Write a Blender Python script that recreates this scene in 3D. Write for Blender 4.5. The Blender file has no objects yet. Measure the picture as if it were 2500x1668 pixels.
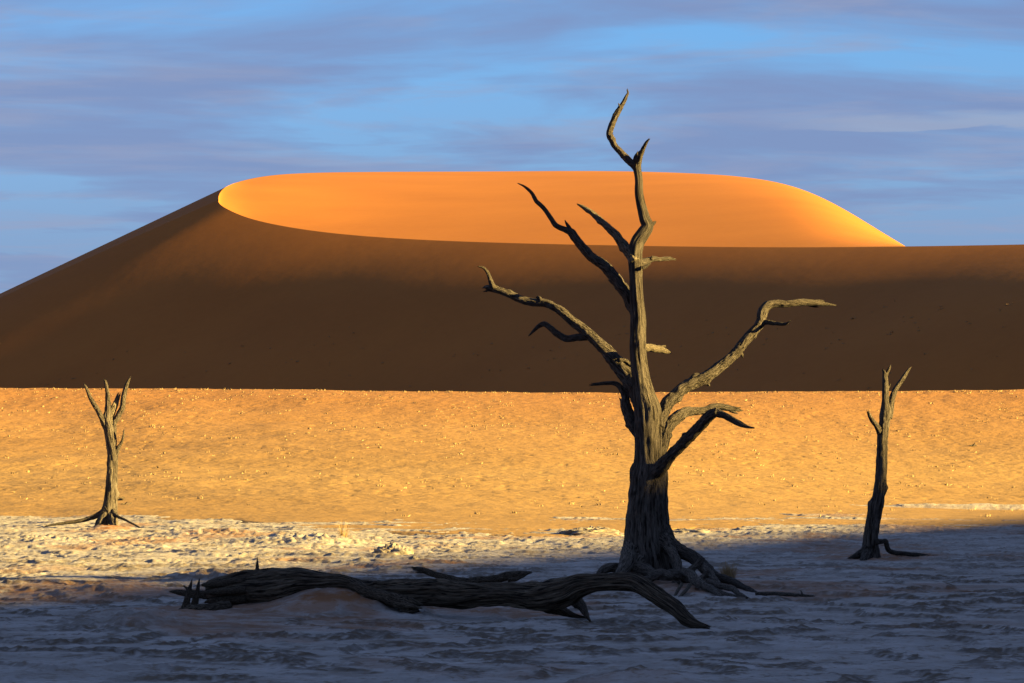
import bpy, math, random
import numpy as np
from mathutils import Vector

# ------------------------------------------------------------------ scene, camera, sky, sun
scene = bpy.context.scene
col = scene.collection
F_PX, CX, CY, W_PX = 6944.44, 1250.0, 834.0, 2500.0      # photo pixels; 100 mm lens on a 36 mm sensor
CAM_H, Y_HOR = 1.6, 1150.0
PITCH = math.atan((Y_HOR - CY) / F_PX)
cam_d = bpy.data.cameras.new('camera'); cam = bpy.data.objects.new('camera', cam_d); col.objects.link(cam)
cam_d.sensor_width = 36.0; cam_d.lens = 100.0
cam_d.clip_start = 0.5; cam_d.clip_end = 20000.0
cam.location = (0, 0, CAM_H); cam.rotation_euler = (math.pi / 2 + PITCH, 0, 0)
scene.camera = cam

SUN_EL, SUN_FRONT = math.radians(13.2), math.radians(13.0)  # the sun stands low on the right, a little to the camera's side
SUN_DIR = Vector((math.cos(SUN_EL) * math.cos(SUN_FRONT), -math.cos(SUN_EL) * math.sin(SUN_FRONT), math.sin(SUN_EL)))
EXPOSURE = 3.12

world = bpy.data.worlds.new('World'); scene.world = world; world.use_nodes = True
nt = world.node_tree; nt.nodes.clear()
def N(tree, kind, **kw):
    n = tree.nodes.new(kind)
    for k, v in kw.items():
        setattr(n, k, v)
    return n
SKY_X, SKY_Y = 14.4, 21.5
def build_world():
    L = nt.links.new
    out = N(nt, 'ShaderNodeOutputWorld'); bg = N(nt, 'ShaderNodeBackground'); bg.inputs['Strength'].default_value = 0.05
    sky = N(nt, 'ShaderNodeTexSky', sky_type='NISHITA', sun_disc=False)
    sky.sun_elevation = SUN_EL; sky.sun_rotation = math.pi / 2 + SUN_FRONT
    sky.altitude = 600; sky.air_density = 1.0; sky.dust_density = 0.2; sky.ozone_density = 3.0
    tint = N(nt, 'ShaderNodeMix', data_type='RGBA', blend_type='MULTIPLY'); tint.inputs[0].default_value = 1.0
    tint.inputs[7].default_value = (0.268, 0.395, 0.511, 1)
    L(sky.outputs[0], tint.inputs[6])
    tc = N(nt, 'ShaderNodeTexCoord'); sep = N(nt, 'ShaderNodeSeparateXYZ'); L(tc.outputs['Generated'], sep.inputs[0])
    zz = N(nt, 'ShaderNodeMath', operation='ADD'); zz.inputs[1].default_value = 0.05; L(sep.outputs[2], zz.inputs[0])
    zm = N(nt, 'ShaderNodeMath', operation='MAXIMUM'); zm.inputs[1].default_value = 0.03; L(zz.outputs[0], zm.inputs[0])
    dx = N(nt, 'ShaderNodeMath', operation='DIVIDE'); L(sep.outputs[0], dx.inputs[0]); L(zm.outputs[0], dx.inputs[1])
    dy = N(nt, 'ShaderNodeMath', operation='DIVIDE'); L(sep.outputs[1], dy.inputs[0]); L(zm.outputs[0], dy.inputs[1])
    cb = N(nt, 'ShaderNodeCombineXYZ'); L(dx.outputs[0], cb.inputs[0]); L(dy.outputs[0], cb.inputs[1])
    def cloud(loc, scl, scale, detail, rough, dist, lo, hi):
        mp = N(nt, 'ShaderNodeMapping'); mp.inputs['Location'].default_value = loc; mp.inputs['Scale'].default_value = scl
        L(cb.outputs[0], mp.inputs[0])
        no = N(nt, 'ShaderNodeTexNoise'); no.inputs['Scale'].default_value = scale; no.inputs['Detail'].default_value = detail
        no.inputs['Roughness'].default_value = rough; no.inputs['Distortion'].default_value = dist
        L(mp.outputs[0], no.inputs['Vector'])
        mr = N(nt, 'ShaderNodeMapRange', interpolation_type='SMOOTHSTEP'); mr.inputs[1].default_value = lo; mr.inputs[2].default_value = hi
        L(no.outputs[0], mr.inputs[0]); return mr.outputs[0]
    a = cloud((SKY_X, SKY_Y, 0.0), (0.8, 1.0, 1), 1.0, 6, 0.55, 0.4, 0.29, 0.57)      # broad grey-violet veil
    b = cloud((7.4, 2.2, 0.0), (0.9, 1.3, 1), 2.2, 8, 0.62, 0.5, 0.45, 0.72)       # lighter streaks in it
    c = cloud((1.2, 9.3, 0.0), (0.55, 1.1, 1), 1.3, 7, 0.55, 0.5, 0.60, 0.76)     # a few bright banks
    def bank():                                            # one bright cloud bank low over the dune's right shoulder
        mp = N(nt, 'ShaderNodeMapping'); mp.inputs['Scale'].default_value = (22, 22, 150); L(tc.outputs['Generated'], mp.inputs[0])
        no = N(nt, 'ShaderNodeTexNoise'); no.inputs['Scale'].default_value = 1.0; no.inputs['Detail'].default_value = 5; L(mp.outputs[0], no.inputs['Vector'])
        w = math2('MULTIPLY_ADD', no.outputs[0], 0.016, sep.outputs[2])
        up = sm(w, 0.1355, 0.1305); dn = sm(w, 0.1262, 0.1276); az = sm(sep.outputs[0], 0.075, 0.135)
        return math2('MULTIPLY', math2('MULTIPLY', up, dn), az)
    def math2(op, x, y, z=None):
        m = N(nt, 'ShaderNodeMath', operation=op)
        for i, v in enumerate((x, y, z)):
            if v is None: continue
            if isinstance(v, float): m.inputs[i].default_value = v
            else: L(v, m.inputs[i])
        return m.outputs[0]
    def sm(v, lo, hi):
        m = N(nt, 'ShaderNodeMapRange', interpolation_type='SMOOTHSTEP')
        if lo > hi: m.inputs[1].default_value, m.inputs[2].default_value, m.inputs[3].default_value, m.inputs[4].default_value = hi, lo, 1.0, 0.0
        else: m.inputs[1].default_value, m.inputs[2].default_value = lo, hi
        L(v, m.inputs[0]); return m.outputs[0]
    low = N(nt, 'ShaderNodeMapRange', interpolation_type='SMOOTHSTEP'); low.inputs[1].default_value = 0.05; low.inputs[2].default_value = 0.19
    low.inputs[3].default_value = 0.95; low.inputs[4].default_value = 0.0; L(sep.outputs[2], low.inputs[0])           # layers overlap towards the horizon
    mxa = N(nt, 'ShaderNodeMath', operation='MAXIMUM'); L(a, mxa.inputs[0]); L(low.outputs[0], mxa.inputs[1]); a = mxa.outputs[0]
    prev = tint.outputs[2]
    for fac, amt, colr in ((a, 0.90, (0.495, 0.655, 1.17, 1)), (b, 0.60, (0.74, 0.845, 1.25, 1)), (c, 0.50, (0.805, 0.92, 1.28, 1)), (bank(), 0.60, (0.84, 0.985, 1.33, 1))):
        ml = N(nt, 'ShaderNodeMath', operation='MULTIPLY'); ml.inputs[1].default_value = amt; L(fac, ml.inputs[0])
        mx = N(nt, 'ShaderNodeMix', data_type='RGBA'); L(ml.outputs[0], mx.inputs[0]); L(prev, mx.inputs[6]); mx.inputs[7].default_value = colr
        prev = mx.outputs[2]
    L(prev, bg.inputs[0]); L(bg.outputs[0], out.inputs[0])
build_world()

sun_d = bpy.data.lights.new('sun', 'SUN'); sun = bpy.data.objects.new('sun', sun_d); col.objects.link(sun)
sun_d.energy = 5.0; sun_d.angle = math.radians(0.53); sun_d.color = (1.0, 0.69, 0.21)
sun.rotation_euler = SUN_DIR.to_track_quat('Z', 'Y').to_euler(); sun.location = (60, -20, 60)

vs = scene.view_settings
vs.view_transform = 'Standard'; vs.look = 'None'; vs.exposure = EXPOSURE; vs.gamma = 1.0; vs.use_curve_mapping = False

# ------------------------------------------------------------------ helpers
def ray(px, py):
    u = (px - CX) / F_PX; v = (CY - py) / F_PX
    y = math.cos(PITCH) - v * math.sin(PITCH); z = math.sin(PITCH) + v * math.cos(PITCH)
    return u / y, z / y                                    # x and z per metre of depth
def P(px, py, d):                                          # pixel + depth -> point
    u, w = ray(px, py); return np.array((u * d, d, CAM_H + w * d))
def ground_depth(py, z=0.0):
    return (z - CAM_H) / ray(CX, py)[1]

_rs = np.random.RandomState(7)
_perm = np.concatenate([_rs.permutation(256)] * 3)
_g2 = np.stack([np.cos(np.arange(256) * 2.399963), np.sin(np.arange(256) * 2.399963)], 1)
_g3 = _rs.normal(size=(256, 3)); _g3 /= np.linalg.norm(_g3, axis=1)[:, None]
def pn2(x, y):
    xi = np.floor(x).astype(np.int64); yi = np.floor(y).astype(np.int64); xf = x - xi; yf = y - yi
    u = xf * xf * xf * (xf * (xf * 6 - 15) + 10); v = yf * yf * yf * (yf * (yf * 6 - 15) + 10)
    xi &= 255; yi &= 255
    def g(ix, iy, dx, dy):
        h = _g2[_perm[_perm[ix] + iy]]; return h[..., 0] * dx + h[..., 1] * dy
    x1 = (xi + 1) & 255; y1 = (yi + 1) & 255
    a = g(xi, yi, xf, yf); b = g(x1, yi, xf - 1, yf); c = g(xi, y1, xf, yf - 1); d = g(x1, y1, xf - 1, yf - 1)
    return (a + u * (b - a)) * (1 - v) + (c + u * (d - c)) * v
def pn3(p):
    pi = np.floor(p).astype(np.int64); f = p - pi; w = f * f * f * (f * (f * 6 - 15) + 10); pi &= 255; q = (pi + 1) & 255
    def g(ix, iy, iz, dx, dy, dz):
        h = _g3[_perm[_perm[_perm[ix] + iy] + iz]]; return h[..., 0] * dx + h[..., 1] * dy + h[..., 2] * dz
    x, y, z = f[..., 0], f[..., 1], f[..., 2]; u, v, t = w[..., 0], w[..., 1], w[..., 2]
    X, Y, Z = pi[..., 0], pi[..., 1], pi[..., 2]; X1, Y1, Z1 = q[..., 0], q[..., 1], q[..., 2]
    def lerp(a, b, k): return a + k * (b - a)
    lo = lerp(lerp(g(X, Y, Z, x, y, z), g(X1, Y, Z, x - 1, y, z), u), lerp(g(X, Y1, Z, x, y - 1, z), g(X1, Y1, Z, x - 1, y - 1, z), u), v)
    hi = lerp(lerp(g(X, Y, Z1, x, y, z - 1), g(X1, Y, Z1, x - 1, y, z - 1), u), lerp(g(X, Y1, Z1, x, y - 1, z - 1), g(X1, Y1, Z1, x - 1, y - 1, z - 1), u), v)
    return lerp(lo, hi, t)
def fbm2(x, y, octv, gain=0.5, lac=2.03):
    s = np.zeros_like(x); a = 1.0
    for i in range(octv):
        s = s + a * pn2(x + 17.3 * i, y - 9.1 * i); x = x * lac; y = y * lac; a *= gain
    return s
def smooth(lo, hi, x):
    t = np.clip((x - lo) / (hi - lo), 0, 1); return t * t * (3 - 2 * t)

def mesh_np(name, V, Fq, mat, smooth_shade=True, attrs=None, parent=None):
    me = bpy.data.meshes.new(name); V = np.asarray(V, np.float32); Fq = np.asarray(Fq, np.int32)
    k = Fq.shape[1]; nf = Fq.shape[0]
    me.vertices.add(len(V)); me.vertices.foreach_set('co', V.ravel())
    me.loops.add(nf * k); me.loops.foreach_set('vertex_index', Fq.ravel())
    me.polygons.add(nf); me.polygons.foreach_set('loop_start', np.arange(nf, dtype=np.int32) * k)
    me.update(calc_edges=True)
    if smooth_shade: me.polygons.foreach_set('use_smooth', np.ones(nf, bool))
    for an, (kind, data) in (attrs or {}).items():
        at = me.attributes.new(an, kind, 'POINT')
        at.data.foreach_set('vector' if kind == 'FLOAT_VECTOR' else 'value', np.asarray(data, np.float32).ravel())
    me.materials.append(mat)
    o = bpy.data.objects.new(name, me); col.objects.link(o)
    if parent is not None:
        o.parent = parent
    return o
def grid_faces(nr, nc, wrap=False):
    r = np.arange(nr - 1)[:, None]; c = np.arange(nc if wrap else nc - 1)[None, :]; c1 = (c + 1) % nc
    return np.stack([r * nc + c, r * nc + c1, (r + 1) * nc + c1, (r + 1) * nc + c], -1).reshape(-1, 4)
def tag(o, label=None, cat=None, group=None, kind=None):
    for k, v in (('label', label), ('category', cat), ('group', group), ('kind', kind)):
        if v: o[k] = v
    return o
def empty(name, loc, label, cat, group=None):
    o = bpy.data.objects.new(name, None); o.location = loc; o.empty_display_size = 0.2; col.objects.link(o)
    return tag(o, label, cat, group)

# ------------------------------------------------------------------ materials
def new_mat(name, rough=0.9):
    m = bpy.data.materials.new(name); m.use_nodes = True; t = m.node_tree; b = t.nodes['Principled BSDF']
    b.inputs['Roughness'].default_value = rough; b.inputs['Specular IOR Level'].default_value = 0.12
    return m, t, b, t.links.new
def noise(t, vec, scale, detail=4, rough=0.55, dist=0.0):
    n = N(t, 'ShaderNodeTexNoise'); n.inputs['Scale'].default_value = scale; n.inputs['Detail'].default_value = detail
    n.inputs['Roughness'].default_value = rough; n.inputs['Distortion'].default_value = dist
    if vec is not None: t.links.new(vec, n.inputs['Vector'])
    return n.outputs[0]
def ramp(t, fac, stops):
    r = N(t, 'ShaderNodeValToRGB'); el = r.color_ramp.elements
    while len(el) < len(stops): el.new(0.5)
    for e, (p, c) in zip(el, stops):
        e.position = p; e.color = (*c, 1) if len(c) == 3 else c
    t.links.new(fac, r.inputs[0]); return r.outputs[0]
def mixc(t, fac, a, b, mode='MIX'):
    m = N(t, 'ShaderNodeMix', data_type='RGBA', blend_type=mode)
    for s, v in ((m.inputs[0], fac), (m.inputs[6], a), (m.inputs[7], b)):
        if isinstance(v, (int, float)): s.default_value = v
        elif isinstance(v, tuple): s.default_value = (*v, 1)
        else: t.links.new(v, s)
    return m.outputs[2]
def bump(t, b, h, strength, dist):
    n = N(t, 'ShaderNodeBump'); n.inputs['Strength'].default_value = strength; n.inputs['Distance'].default_value = dist
    t.links.new(h, n.inputs['Height']); t.links.new(n.outputs[0], b.inputs['Normal']); return n
def maprange(t, v, lo, hi, a=0.0, b=1.0):
    m = N(t, 'ShaderNodeMapRange'); m.inputs[1].default_value = lo; m.inputs[2].default_value = hi; m.inputs[3].default_value = a; m.inputs[4].default_value = b
    t.links.new(v, m.inputs[0]); return m.outputs[0]
def math_n(t, op, a, b):
    m = N(t, 'ShaderNodeMath', operation=op)
    for i, v in enumerate((a, b)):
        if isinstance(v, (int, float)): m.inputs[i].default_value = v
        else: t.links.new(v, m.inputs[i])
    return m.outputs[0]

def mat_sand(name, c_lo, c_hi, bscale, bstr, bdist, fine=True, high=None):
    m, t, b, L = new_mat(name, 0.95)
    geo = N(t, 'ShaderNodeNewGeometry'); pos = geo.outputs['Position']
    big = noise(t, pos, 0.03, 4, 0.5); mid = noise(t, pos, 0.6, 5, 0.6)
    f = math_n(t, 'ADD', math_n(t, 'MULTIPLY', big, 0.65), math_n(t, 'MULTIPLY', mid, 0.35))
    c = ramp(t, f, [(0.36, c_lo), (0.64, c_hi)])
    if high:
        sp = N(t, 'ShaderNodeSeparateXYZ'); L(pos, sp.inputs[0])
        c = mixc(t, maprange(t, sp.outputs[2], 1.5, 6.5, 0.0, 0.85), c, high)
    L(c, b.inputs['Base Color'])
    if fine:
        h = math_n(t, 'ADD', noise(t, pos, bscale, 3, 0.6), math_n(t, 'MULTIPLY', noise(t, pos, bscale * 0.3, 3, 0.5), 2.0))
        bump(t, b, h, bstr, bdist)
    return m
M_SLOPE = mat_sand('slope_sand', (0.1936, 0.1178, 0.0428), (0.2472, 0.1566, 0.061), 3.4, 0.45, 0.09, high=(0.2101, 0.0989, 0.0321))
M_DUNE = mat_sand('dune_sand', (0.2348, 0.084, 0.0128), (0.2678, 0.0989, 0.0157), 0.25, 0.05, 0.3)
M_GROUND = mat_sand('far_sand', (0.2142, 0.0948, 0.0288), (0.2554, 0.1195, 0.0412), 0.2, 0.2, 0.3)

def mat_pan():
    m, t, b, L = new_mat('clay_crust', 0.9)
    geo = N(t, 'ShaderNodeNewGeometry'); pos = geo.outputs['Position']
    so = N(t, 'ShaderNodeAttribute', attribute_name='soil').outputs['Fac']; sa = N(t, 'ShaderNodeAttribute', attribute_name='sandy').outputs['Fac']
    n1 = noise(t, pos, 1.3, 6, 0.6); n2 = noise(t, pos, 9.0, 5, 0.65)
    crust = ramp(t, n1, [(0.30, (0.185, 0.163, 0.142)), (0.5, (0.260, 0.246, 0.230)), (0.72, (0.33, 0.314, 0.30))])
    crust = mixc(t, maprange(t, n2, 0.52, 0.70), crust, (0.1566, 0.1195, 0.0824))
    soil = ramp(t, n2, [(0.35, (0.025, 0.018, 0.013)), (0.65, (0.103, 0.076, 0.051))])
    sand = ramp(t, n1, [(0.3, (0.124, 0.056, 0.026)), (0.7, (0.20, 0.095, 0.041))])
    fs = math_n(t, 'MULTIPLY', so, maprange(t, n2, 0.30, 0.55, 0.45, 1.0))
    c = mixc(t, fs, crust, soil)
    fa = math_n(t, 'MULTIPLY', sa, maprange(t, noise(t, pos, 3.0, 4, 0.6), 0.36, 0.56, 0.35, 1.0))
    c = mixc(t, fa, c, sand)
    L(c, b.inputs['Base Color'])
    h = math_n(t, 'ADD', n2, math_n(t, 'MULTIPLY', noise(t, pos, 28.0, 4, 0.6), 0.5))
    bump(t, b, h, 0.6, 0.03)
    return m
M_PAN = mat_pan()

def mat_wood(name, dark, mid, light, bstr=0.9, gs=1.0):
    m, t, b, L = new_mat(name, 0.85)
    g = N(t, 'ShaderNodeAttribute', attribute_name='grain').outputs['Vector']
    n1 = noise(t, g, 4.2 * gs, 6, 0.65, 0.25); n2 = noise(t, g, 12.0 * gs, 4, 0.7)
    n3 = noise(t, N(t, 'ShaderNodeNewGeometry').outputs['Position'], 2.6, 3, 0.5)
    f = math_n(t, 'ADD', math_n(t, 'MULTIPLY', n1, 0.6), math_n(t, 'MULTIPLY', n2, 0.4))
    c = ramp(t, f, [(0.36, dark), (0.47, mid), (0.64, light)])
    c = mixc(t, maprange(t, n3, 0.42, 0.68, 0.0, 0.5), c, mixc(t, 1.0, c, (0.62, 0.60, 0.60), 'MULTIPLY'))
    crack = maprange(t, noise(t, g, 6.5 * gs, 4, 0.6, 0.3), 0.385, 0.455, 1.0, 0.0)
    c = mixc(t, crack, c, (0.009, 0.007, 0.006))
    L(c, b.inputs['Base Color'])
    h = math_n(t, 'SUBTRACT', f, math_n(t, 'MULTIPLY', crack, 0.30))
    bump(t, b, h, bstr, 0.13)
    return m
M_WOOD = mat_wood('weathered_wood', (0.015, 0.012, 0.010), (0.062, 0.053, 0.045), (0.150, 0.130, 0.111))
M_WOOD_PALE = mat_wood('bleached_wood', (0.040, 0.032, 0.024), (0.125, 0.105, 0.078), (0.24, 0.205, 0.155))
M_WOOD_LOG = mat_wood('dark_log_wood', (0.013, 0.010, 0.008), (0.095, 0.074, 0.053), (0.27, 0.215, 0.152), 1.0, 1.5)
M_TRUNK = mat_wood('trunk_wood', (0.015, 0.012, 0.010), (0.062, 0.053, 0.045), (0.150, 0.130, 0.111), 1.0, 1.6)
M_ROOT = mat_wood('root_wood', (0.026, 0.021, 0.017), (0.110, 0.094, 0.079), (0.25, 0.218, 0.18), 0.9, 1.2)
M_STRAW, _t, _b, _l = new_mat('dry_straw', 0.8); _b.inputs['Base Color'].default_value = (0.2719, 0.1854, 0.0906, 1)
M_TUFT, _t, _b, _l = new_mat('dune_scrub', 0.9); _b.inputs['Base Color'].default_value = (0.19, 0.115, 0.05, 1)

# ------------------------------------------------------------------ ground, dunes
gs = 9000.0; n_g = 25
gx, gy = np.meshgrid(np.linspace(-gs, gs, n_g), np.linspace(-gs, gs, n_g))
tag(mesh_np('ground', np.stack([gx, gy, np.full_like(gx, -0.6)], -1).reshape(-1, 3), grid_faces(n_g, n_g), M_GROUND), 'flat sandy desert floor around the clay pan', kind='structure')

EDGE_PX = [(-1500, 1258), (-400, 1259), (0, 1262), (350, 1266), (560, 1270), (640, 1276), (720, 1290), (850, 1296), (1000, 1300), (1300, 1309), (1450, 1306), (1560, 1296), (1700, 1287), (2100, 1284), (2500, 1287), (4000, 1288)]
ea = np.array([P(px, py, ground_depth(py))[:2] for px, py in EDGE_PX]); ea = ea[np.argsort(ea[:, 0])]
def edge_depth(x): return np.interp(x, ea[:, 0], ea[:, 1]) 

# bumps on the pan: pixel of the foot, half sizes in metres, height, sandiness
MOUNDS = [(826, 1497, 0.75, 0.9, 0.27, 1.0), (1690, 1440, 0.75, 1.7, 0.13, 0.8), (268, 1291, 0.62, 1.8, 0.20, 1.0), (2150, 1363, 1.2, 1.6, 0.10, 0.9),
          (250, 1298, 1.4, 2.2, 0.05, 0.6), (600, 1492, 0.9, 0.8, 0.05, 0.5), (1260, 1495, 0.9, 0.7, 0.06, 0.8), (330, 1515, 1.0, 1.2, 0.07, 0.1),
          (380, 1318, 0.8, 1.8, 0.12, 0.0), (700, 1325, 1.0, 2.0, 0.14, 0.0), (820, 1328, 0.8, 1.6, 0.14, 0.0), (520, 1305, 1.4, 2.0, 0.10, 0.0),
          (100, 1320, 1.6, 2.6, 0.14, 0.0), (520, 1415, 0.7, 0.9, 0.10, 0.2), (250, 1440, 0.9, 1.0, 0.08, 0.5), (1550, 1655, 0.5, 0.7, 0.06, 0.0),
          (330, 1545, 0.45, 0.6, 0.08, 0.0), (80, 1390, 1.0, 1.2, 0.06, 0.4)]
MOUNDS = [(P(px, py, ground_depth(py))[0], ground_depth(py), a, b, h, s) for px, py, a, b, h, s in MOUNDS]

def pan_surface(x, y):
    wx = x + 0.9 * pn2(x * 0.5 + 4.1, y * 0.5); wy = y + 0.9 * pn2(x * 0.5 - 7.7, y * 0.5 + 3.3)
    t = 0.95 * fbm2(wx / 7.0, wy / 8.0, 4, 0.52) + 0.09 * pn2(wx / 0.7, wy / 0.7) + 0.05 * fbm2(x / 0.24, y / 0.24, 2)
    T = (t + 2.0) * 4.2
    fl = np.floor(T); fr = T - fl
    st = smooth(0.70, 0.98, fr)
    rub = fbm2(x / 0.22, y / 0.22, 3, 0.6)
    ledge = smooth(0.58, 0.74, fr) * (1 - smooth(0.97, 1.0, fr))
    T2 = (0.9 * fbm2(wx / 2.6 + 40, wy / 3.0, 3, 0.55) + 0.10 * pn2(x / 0.2, y / 0.2) + 2.0) * 3.4; f2 = T2 - np.floor(T2)
    st2 = smooth(0.82, 0.99, f2); led2 = smooth(0.74, 0.86, f2) * (1 - smooth(0.98, 1.0, f2)) * smooth(-0.25, 0.15, pn2(x / 6 + 3, y / 6))
    fine = fbm2(x / 0.09 + 5, y / 0.09, 2, 0.6)
    far = smooth(40, 62, y)
    amp = 0.036 + 0.018 * pn2(x / 15.0, y / 15.0)
    z = amp * (fl - 8.4 + st + 0.22 * fr) 
    z = z + 0.013 * (np.floor(T2) - 6.8 + st2) + 0.006 * fine + (ledge + led2) * (0.015 + 0.012 * far) * rub + 0.007 * rub + 0.014 * fbm2(x / 0.9, y / 0.9, 3) * (1 + 1.6 * far) + far * 0.030 * np.maximum(fbm2(x / 2.2 + 5, y / 2.2, 4, 0.6), -0.1)
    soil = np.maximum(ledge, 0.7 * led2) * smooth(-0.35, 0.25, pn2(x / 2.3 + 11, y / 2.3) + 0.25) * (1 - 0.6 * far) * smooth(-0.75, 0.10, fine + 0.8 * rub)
    sandy = smooth(0.10, 0.36, fbm2(x / 5.0 + 31, y / 6.0, 4, 0.55) ) * 0.75 * (1 - st * 0.6)
    for mx, my, a, b, h, s in MOUNDS:
        q = ((x - mx) / a) ** 2 + ((y - my) / b) ** 2
        k = np.exp(-q * 1.3)
        z = z + h * k * (1 + 0.5 * rub * (1 - s)); sandy = np.maximum(sandy, s * smooth(0.12, 0.45, k)); soil = soil * (1 - s * smooth(0.1, 0.4, k))
    # thin white crust banks that stand out of the sand far on the right
    bank = smooth(9, 13, x) * np.exp(-((y - 113.5 - 0.10 * (x - 12)) / 1.1) ** 2)
    ed = edge_depth(x)
    z = z - 0.05 * smooth(-3, 3, y - ed) * 0 + bank * 0.24
    soil = soil * (1 - bank); sandy = sandy * (1 - bank)
    sandy = np.maximum(sandy, smooth(8, 12, x) * smooth(66, 78, y) * (1 - bank) * 0.75 * smooth(-0.2, 0.25, pn2(x / 4, y / 6) + 0.12))
    return z, soil, sandy

def fan(d, half_deg, ncol):
    u = np.tan(np.radians(np.linspace(-half_deg, half_deg, ncol)))
    return np.broadcast_to(u[None, :] * d[:, None], (len(d), ncol)).copy(), np.broadcast_to(d[:, None], (len(d), ncol)).copy()
dd = [11.0]
while dd[-1] < 128: dd.append(dd[-1] + max(0.055, 0.0021 * dd[-1]))
dd = np.array(dd)
X, Y = fan(dd, 14.5, 900)
Z, soil, sandy = pan_surface(X, Y)
Z = np.where(Y > 124, Z - (Y - 124) * 0.1, Z)
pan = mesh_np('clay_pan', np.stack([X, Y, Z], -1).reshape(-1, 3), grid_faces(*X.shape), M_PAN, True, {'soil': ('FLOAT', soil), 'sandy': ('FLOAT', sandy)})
tag(pan, 'cracked white clay pan with crusted ledges', kind='structure')
def pan_z(x, y):
    return float(pan_surface(np.array([x], float), np.array([y], float))[0][0])

# sunlit sand slope behind the pan
CREST_PX = [(-1500, 942), (-500, 945), (0, 948), (500, 951), (1000, 957), (1500, 960), (2000, 957), (2500, 953), (4000, 948)]
D_CREST = 190.0
cr = np.array([P(px, py, D_CREST) for px, py in CREST_PX])
_bp = [(-1500, 101), (0, 99), (600, 92), (1000, 82), (1450, 78), (1700, 92), (2000, 110), (2500, 117), (4000, 120)]
_xs = np.linspace(-60, 60, 601); _es = np.interp(_xs, [P(a, 1250, b)[0] for a, b in _bp], [b for a, b in _bp]); _k = np.hanning(241); _k /= _k.sum()
_es = np.convolve(np.pad(_es, 120, mode='edge'), _k, 'valid')
def slope_z(x, y, detail=True):
    de = edge_depth(x); ds = np.interp(x, _xs, _es); u = (y - ds) / (D_CREST - ds); zc = np.interp(x * D_CREST / np.maximum(y, 60), cr[:, 0], cr[:, 2])
    uu = np.clip(u, 0, 1)
    z = np.maximum(zc * (0.16 * uu + 0.84 * uu ** 1.75), 0.0)
    near = y - de + 1.5 * pn2(x / 2.5, y / 4.0)
    z = np.minimum(z, np.maximum(near, 0) * 0.03 * (1 + np.maximum(near, 0) / 30.0)) + np.minimum(near, 0) * 0.08 + (0.05 + 0.05 * pn2(x / 3.0 + 6, y / 5.0)) * smooth(-2, 6, near)
    back = np.maximum(y - D_CREST, 0); z = z - 0.0022 * back ** 2 * (back < 30) - (back >= 30) * (1.98 + (back - 30) * 0.132)
    k = smooth(0.02, 0.3, u) * (1 - smooth(0.93, 1.0, u) * 0.8)
    z = z + 0.30 * k * pn2(x / 17 + 2.2, y / 13 + 0.7) 
    z = z + 0.20 * k * smooth(-5, -16, x) * pn2(x / 6 + 8, y / 5)
    if detail:
        z = z + 0.030 * fbm2(x / 1.6, y / 1.6, 3, 0.6) * smooth(0.0, 0.15, u)
        dim = np.minimum(pn2(x / 0.55 + 3, y / 0.55) + 0.22, 0) * smooth(-0.15, 0.25, pn2(x / 9, y / 12) + 0.12) * smooth(0.05, 0.2, u)
        z = z + 0.16 * dim
        z = z + 0.05 * np.maximum(pn2(x / 0.4, y / 0.5) - 0.35, 0) * smooth(0.5, 0.9, u)
    return z
dd = [64.0]
while dd[-1] < D_CREST: dd.append(dd[-1] + 0.22)
dd = np.array(dd + [D_CREST + k for k in (0.5, 1, 2, 4, 8, 16, 30, 60)])
X, Y = fan(dd, 15.0, 640)
Z = slope_z(X, Y)
slope = mesh_np('sand_slope', np.stack([X, Y, Z], -1).reshape(-1, 3), grid_faces(*X.shape), M_SLOPE)
tag(slope, 'sunlit golden sand slope behind the clay pan', kind='structure')

# the great dune: a sharp brink, the shaded slip face below it, the sunlit back behind it
def catmull(pts, n):
    pts = np.asarray(pts, float); q = np.vstack([2 * pts[0] - pts[1], pts, 2 * pts[-1] - pts[-2]])
    L = np.concatenate([[0], np.cumsum(np.linalg.norm(np.diff(pts[:, :3], axis=0), axis=1))]); s = np.linspace(0, L[-1], n)
    i = np.clip(np.searchsorted(L, s, 'right') - 1, 0, len(pts) - 2); t = ((s - L[i]) / np.maximum(L[i + 1] - L[i], 1e-9))[:, None]
    a, b, c, d = q[i], q[i + 1], q[i + 2], q[i + 3]
    return 0.5 * (2 * b + (c - a) * t + (2 * a - 5 * b + 4 * c - d) * t ** 2 + (3 * b - a - 3 * c + d) * t ** 3)
FRONT = [(533, 488, 655), (541, 502, 650), (560, 513, 645), (600, 530, 637), (680, 550, 624), (800, 568, 608), (1000, 584, 586), (1300, 595, 556), (1600, 601, 529), (1900, 604, 502), (2200, 602, 475), (2500, 597, 450), (2900, 588, 415), (3400, 574, 380), (4200, 535, 345), (5400, 470, 310)]
REAR = [(533, 488, 655), (536, 474, 675), (552, 457, 705), (590, 442, 745), (650, 430, 790), (740, 423, 835), (900, 420, 870), (1250, 418.5, 880), (1550, 419, 850), (1700, 424, 820), (1850, 437, 785), (1950, 460, 755), (2050, 505, 720), (2150, 565, 685), (2250, 625, 650), (2500, 760, 600), (3000, 880, 570), (3800, 950, 540), (5400, 1000, 500)]
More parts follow.
